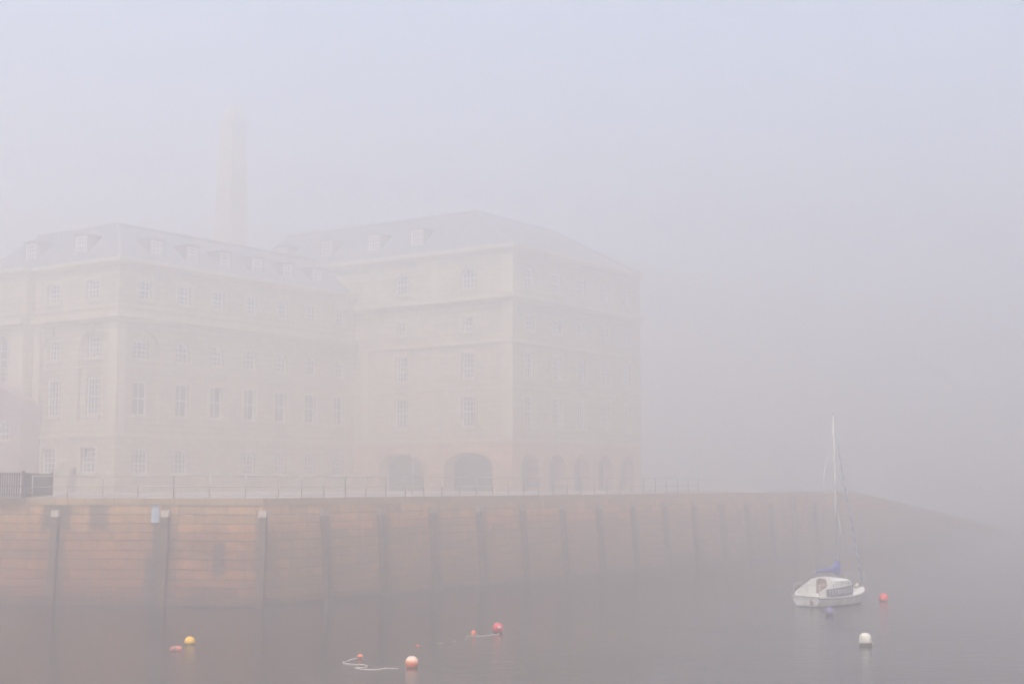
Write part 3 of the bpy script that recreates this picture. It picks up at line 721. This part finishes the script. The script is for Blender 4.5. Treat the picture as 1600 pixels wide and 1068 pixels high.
M['canvas'] = plain('beige_grey_canvas', (0.28, 0.23, 0.20), .85, 0, .15, 6)
def lerp(tab, x):
    for (a, va), (c, vc) in zip(tab, tab[1:]):
        if x <= c: 
            t = (x - a) / (c - a); t = t * t * (3 - 2 * t) if False else t
            return va + (vc - va) * t
    return tab[-1][1]
LOA = 4.95
BT = [(0, .70), (.6, .84), (1.4, .96), (2.4, 1.0), (3.2, .90), (3.9, .66), (4.5, .32), (4.8, .13), (4.95, .03)]
ST = [(0, .52), (1.0, .48), (2.0, .47), (3.0, .50), (4.0, .57), (4.95, .68)]
KT = [(0, -.06), (.8, -.2), (2.5, -.32), (4.0, -.25), (4.95, -.1)]
NS, NQ = 22, 10
def hp(i, j, side):
    xs = LOA * i / NS; q = j / NQ; bb, zs, zk = lerp(BT, xs), lerp(ST, xs), lerp(KT, xs)
    y = bb * math.sin(q * math.pi / 2) ** .62; z = zk + (zs - zk) * (1 - math.cos(q * math.pi / 2)) ** .9
    xr = xs - .75 * (xs / LOA) ** 4 * (1 - q) + .0
    xr += (.10 * (1 - q)) * (1 - xs / LOA) ** 6
    return (xr, y * side, z)
b = MB()
for side in (-1, 1):
    for i in range(NS):
        for j in range(NQ):
            q = [hp(i, j, side), hp(i + 1, j, side), hp(i + 1, j + 1, side), hp(i, j + 1, side)]
            if side < 0: pass
            else: q.reverse()
            b.face(q, None, True)
tr = [hp(0, j, -1) for j in range(NQ, 0, -1)] + [hp(0, j, 1) for j in range(0, NQ + 1)]
b.face(tr[::-1]); hull = b.build('hull', M['hull'], bt)
b = MB()
for i in range(NS):
    a0, a1, c0_, c1_ = hp(i, NQ, -1), hp(i + 1, NQ, -1), hp(i, NQ, 1), hp(i + 1, NQ, 1)
    m0, m1 = ((a0[0], 0, a0[2] + .05), (a1[0], 0, a1[2] + .05))
    b.face([a0, a1, m1, m0], None, True); b.face([m0, m1, c1_, c0_], None, True)
b.build('deck', M['deck'], bt)
b = MB()
for side in (-1, 1): b.tube([(q[0], q[1] * 1.0, q[2] - .09) for q in (hp(i, NQ, side) for i in range(NS + 1))], .04, 6)
b.build('rubbing_strake', M['strake'], bt)
b = MB(); q0, q1 = hp(0, NQ, -1), hp(0, NQ, 1); b.tube([(q0[0] - .01, q0[1], q0[2]), (q1[0] - .01, q1[1], q1[2])], .03, 6); b.build('transom_rail', M['deck'], bt)
# coachroof
b = MB()
xa, xf = 1.35, 3.1
sec = lambda x, hb, zt: [(x, -hb, lerp(ST, x) + .03), (x, -hb * .90, zt - .10), (x, -hb * .72, zt - .02), (x, 0, zt + .03), (x, hb * .72, zt - .02), (x, hb * .90, zt - .10), (x, hb, lerp(ST, x) + .03)]
S_ = [sec(xa, .72, 1.27), sec(1.9, .73, 1.27), sec(2.5, .68, 1.25), sec(2.95, .58, 1.20), sec(3.12, .53, 1.10), sec(3.5, .40, .80)]
for k in range(len(S_) - 1):
    for j in range(6): b.face([S_[k][j], S_[k + 1][j], S_[k + 1][j + 1], S_[k][j + 1]], None, False)
b.face(S_[0][::-1]); b.face(S_[-1])
cab = b.build('cabin', M['deck'], bt)
b = MB()
for k in range(4):
    a = Vector(S_[1][0]).lerp(Vector(S_[3][0]), (k + .3) / 4); c = Vector(S_[1][1]).lerp(Vector(S_[3][1]), (k + .3) / 4)
    mid = a.lerp(c, .86); b.lathe([(0, 0.02), (.06, .015), (.075, 0)], 12, (mid.x, mid.y - .02, mid.z))
b.build('porthole', M['navy'], cab)
b = MB(); P = [(xa - .03, y, z) for y, z in ((-.27, .58), (.27, .58), (.27, 1.18), (.16, 1.265), (-.16, 1.265), (-.27, 1.18))]; Q = [(xa + .02, y, z) for _, y, z in P]
b.face(P); b.face(Q[::-1])
for k in range(6): b.face([P[k], Q[k], Q[(k + 1) % 6], P[(k + 1) % 6]])
b.build('washboard', M['teak'], bt)
b = MB(); b.box(xa, 2.05, -.3, .3, 1.285, 1.33); b.build('sliding_hatch', M['deck'], bt)
b = MB()
for s in (-1, 1):
    b.hexa([(.15, s * .66, .50), (xa - .01, s * .78, .47), (xa - .01, s * .68, .47), (.15, s * .58, .50), (.15, s * .63, .68), (xa - .01, s * .70, 1.10), (xa - .01, s * .64, 1.10), (.15, s * .58, .68)])
b.box(.04, .13, -.57, .57, .5, .64); b.build('coaming', M['deck'], bt)
# spars and rigging
MX = 2.72
b = MB(); b.tube([(MX, 0, 1.2), (MX - .03, 0, 5.2), (MX - .10, 0, 9.1)], [.047, .043, .034], 10); mast = b.build('mast', M['spar'], bt)
b = MB()
for s in (-1, 1): b.tube([(MX - .03, 0, 5.3), (MX - .12, s * .52, 5.36)], .022, 6)
b.build('spreader', M['spar'], mast)
b = MB(); b.tube([(MX - .10, 0, 9.1), (MX - .10, 0, 9.45)], .012, 5); b.tube([(MX - .25, .05, 9.18), (MX + .15, -.05, 9.18)], .012, 5); b.build('masthead_fitting', M['steel'], mast)
b = MB(); b.tube([(MX, 0, 1.60), (.78, 0, 1.62)], .045, 8); b.build('boom', M['spar'], bt)
b = MB()
prof = [(MX + .12, 1.34, 2.10, .12), (MX - .12, 1.38, 2.06, .13), (MX - .36, 1.50, 1.80, .11), (MX - .8, 1.52, 1.74, .10), (MX - 1.4, 1.54, 1.72, .085), (.84, 1.56, 1.69, .06)]
rings = []
for (x, zb, zt, w) in prof: rings.append([(x, w * math.cos(2 * math.pi * k / 12), (zb + zt) / 2 + (zt - zb) / 2 * math.sin(2 * math.pi * k / 12)) for k in range(12)])
for i in range(len(rings) - 1):
    for k in range(12): b.face([rings[i][k], rings[i][(k + 1) % 12], rings[i + 1][(k + 1) % 12], rings[i + 1][k]][::-1], None, True)
b.face(rings[0][::-1]); b.face(rings[-1]); b.build('sail_cover', M['blue'], bt)
m, nt, p = newmat('blue_white_furled_sail'); uv = N(nt, 'ShaderNodeUVMap'); uv.uv_map = 'UVMap'; sp = N(nt, 'ShaderNodeSeparateXYZ'); nt.links.new(uv.outputs[0], sp.inputs[0])
stp = math_(nt, 'FRACT', math_(nt, 'ADD', math_(nt, 'MULTIPLY', sp.outputs[1], 1.9), sp.outputs[0])); stp = math_(nt, 'LESS_THAN', stp, .72)
nt.links.new(mixc(nt, stp, (.55, .55, .58), (.13, .18, .32)), p.inputs['Base Color']); p.inputs['Roughness'].default_value = .8
b = MB(); top, bot = Vector((MX - .08, 0, 8.8)), Vector((4.86, 0, 1.0)); b.tube([bot, bot.lerp(top, .04), bot.lerp(top, .3), bot.lerp(top, .75), bot.lerp(top, .93), top], [.02, .045, .042, .03, .018, .008], 10); b.build('furled_jib', m, bt)
b = MB()
for s in (-1, 1):
    b.tube([(MX - .08, 0, 8.9), (MX - .12, s * .52, 5.36), (MX - .05, s * .93, .62)], .008, 5); b.tube([(MX - .03, 0, 5.2), (MX - .5, s * .93, .6)], .008, 5)
b.tube([(MX - .1, 0, 9.05), (.05, 0, .62)], .008, 5); b.build('rigging', M['steel'], bt)
b = MB(); zz = 1.42
b.tube([(4.1, -.52, .74), (4.12, -.52, zz), (4.8, -.18, zz), (4.98, 0, zz), (4.8, .18, zz), (4.12, .52, zz), (4.1, .52, .74)], .018, 6); b.tube([(4.75, -.17, .8), (4.8, -.18, zz)], .018, 6); b.tube([(4.75, .17, .8), (4.8, .18, zz)], .018, 6); b.build('pulpit', M['spar'], bt)
b = MB(); zz = 1.06
b.tube([(.95, -.86, zz), (.1, -.68, zz), (.05, 0, zz), (.1, .68, zz), (.95, .86, zz)], .018, 6)
for x, y in ((.95, -.86), (.1, -.68), (.1, .68), (.95, .86)): b.tube([(x, y, .58), (x, y, zz)], .016, 6)
b.build('pushpit', M['spar'], bt)
b = MB(); P = [(.12, .70, .64), (1.05, .87, .62), (1.05, .87, 1.18), (.6, .80, 1.10), (.12, .70, .86)]; Q = [(x, y - .025, z) for x, y, z in P]; b.face(P[::-1]); b.face(Q)
for k in range(5): b.face([P[k], P[(k + 1) % 5], Q[(k + 1) % 5], Q[k]])
b.build('weather_cloth', M['canvas'], bt)
b = MB(); b.box(-.12, .02, -.40, -.31, .10, .30); b.box(-.08, .02, -.315, -.27, .22, .40); b.build('outboard_bracket', M['teak'], bt)
b = MB()
for i, (x, y, z) in enumerate(((4.25, -.1, .78), (4.5, .08, .82), (3.85, -.25, .76))): b.lathe(ball_profile(.10, .8, 8), 10, (x, y, z))
b.build('coiled_line', M['cap'], bt)
# name banner on the starboard lifelines
b = MB(); W = 12
for i in range(W):
    for (yo, rev) in ((-.005, False), (.005, True)):
        q = []
        for e in (i / W, (i + 1) / W):
            x = .50 + 1.92 * e; y = -.80 - .20 * math.sin(e * 2.2) + yo; q.append(((x, y, .47 + .05 * e), (x, y, .83 + .14 * e)))
        f4 = [q[0][0], q[1][0], q[1][1], q[0][1]]
        b.face(f4[::-1] if rev else f4, None, True)
bn = b.build('banner', M['navy'], bt)
cu = bpy.data.curves.new('lettering', 'FONT'); cu.body = 'TETBRIDGE'; cu.size = .30; cu.align_x = 'CENTER'; cu.align_y = 'CENTER'; cu.extrude = .002
tmp = bpy.data.objects.new('lettering', cu); COL.objects.link(tmp); bpy.context.view_layer.update()
me = bpy.data.meshes.new_from_object(tmp.evaluated_get(bpy.context.evaluated_depsgraph_get())); bpy.data.objects.remove(tmp)
xs_ = [v.co.x for v in me.vertices]; wtx = max(xs_) - min(xs_)
for v in me.vertices:
    e = .5 + v.co.x / wtx * .90; zl_ = v.co.y
    x = .50 + 1.92 * e; y = -.80 - .20 * math.sin(e * 2.2) - .012 - v.co.z
    v.co = (x, y, .65 + .095 * e + zl_)
me.materials.clear(); me.materials.append(M['white']); link('lettering', me, bn)
rope('mooring_rope', 'thin mooring line from the bow of the boat down to the scarlet buoy', [(17.65, 71.8, .62), (17.75, 71.75, .36), (17.9, 71.7, .14), (18.1, 71.6, .0), (18.35, 71.5, -.03)], .012, 0)

# ------------------------------------------------------------------ haze
m = bpy.data.materials.new('fog'); m.use_nodes = True; nt = m.node_tree; nt.nodes.clear()
out = N(nt, 'ShaderNodeOutputMaterial'); v = N(nt, 'ShaderNodeVolumePrincipled')
v.inputs['Color'].default_value = (*HAZE_COLOR, 1); v.inputs['Density'].default_value = HAZE_DENSITY; v.inputs['Anisotropy'].default_value = 0.64
nt.links.new(v.outputs[0], out.inputs['Volume'])
b = MB(); b.box(-450, 450, -90, 550, -1.0, 54.0)
tag(b.build('haze', m), kind='stuff')

# ------------------------------------------------------------------ camera, light, world
cam = bpy.data.cameras.new('camera'); cam.lens = 50; cam.sensor_width = 36; cam.clip_end = 3000; cam.clip_start = .1
co = link('camera', cam); co.location = (0, 0, EYE); co.rotation_euler = (math.pi / 2 + math.atan(221 / 2222.), 0, 0)
scene.camera = co
sdir = Vector((-.10,-.45,.89)).normalized()          # towards the sun, behind the fog
sun = bpy.data.lights.new('sun', 'SUN'); sun.energy = SUN_STRENGTH; sun.angle = R(14); sun.color = (1.0, 0.965, 0.91)
so = link('sun', sun); so.rotation_euler = sdir.to_track_quat('Z', 'Y').to_euler()
w = bpy.data.worlds.new('World'); scene.world = w; w.use_nodes = True; nt = w.node_tree
bg = nt.nodes['Background']; sk = N(nt, 'ShaderNodeTexSky'); sk.sky_type = 'NISHITA'; sk.sun_disc = False
sk.sun_elevation = math.asin(sdir.z); sk.sun_rotation = math.atan2(sdir.x, sdir.y)
sk.air_density = 1.0; sk.dust_density = 1.5
nt.links.new(sk.outputs[0], bg.inputs[0]); bg.inputs[1].default_value = SKY_STRENGTH

scene.render.engine = 'CYCLES'
cy = scene.cycles
cy.max_bounces = 12; cy.volume_bounces = 8; cy.diffuse_bounces = 3; cy.glossy_bounces = 3; cy.transmission_bounces = 2
cy.use_denoising = True; cy.denoiser = 'OPENIMAGEDENOISE'; cy.sample_clamp_indirect = 8
vs = scene.view_settings; vs.view_transform = 'Standard'; vs.look = 'None'; vs.exposure = EXPOSURE; vs.gamma = 1.0
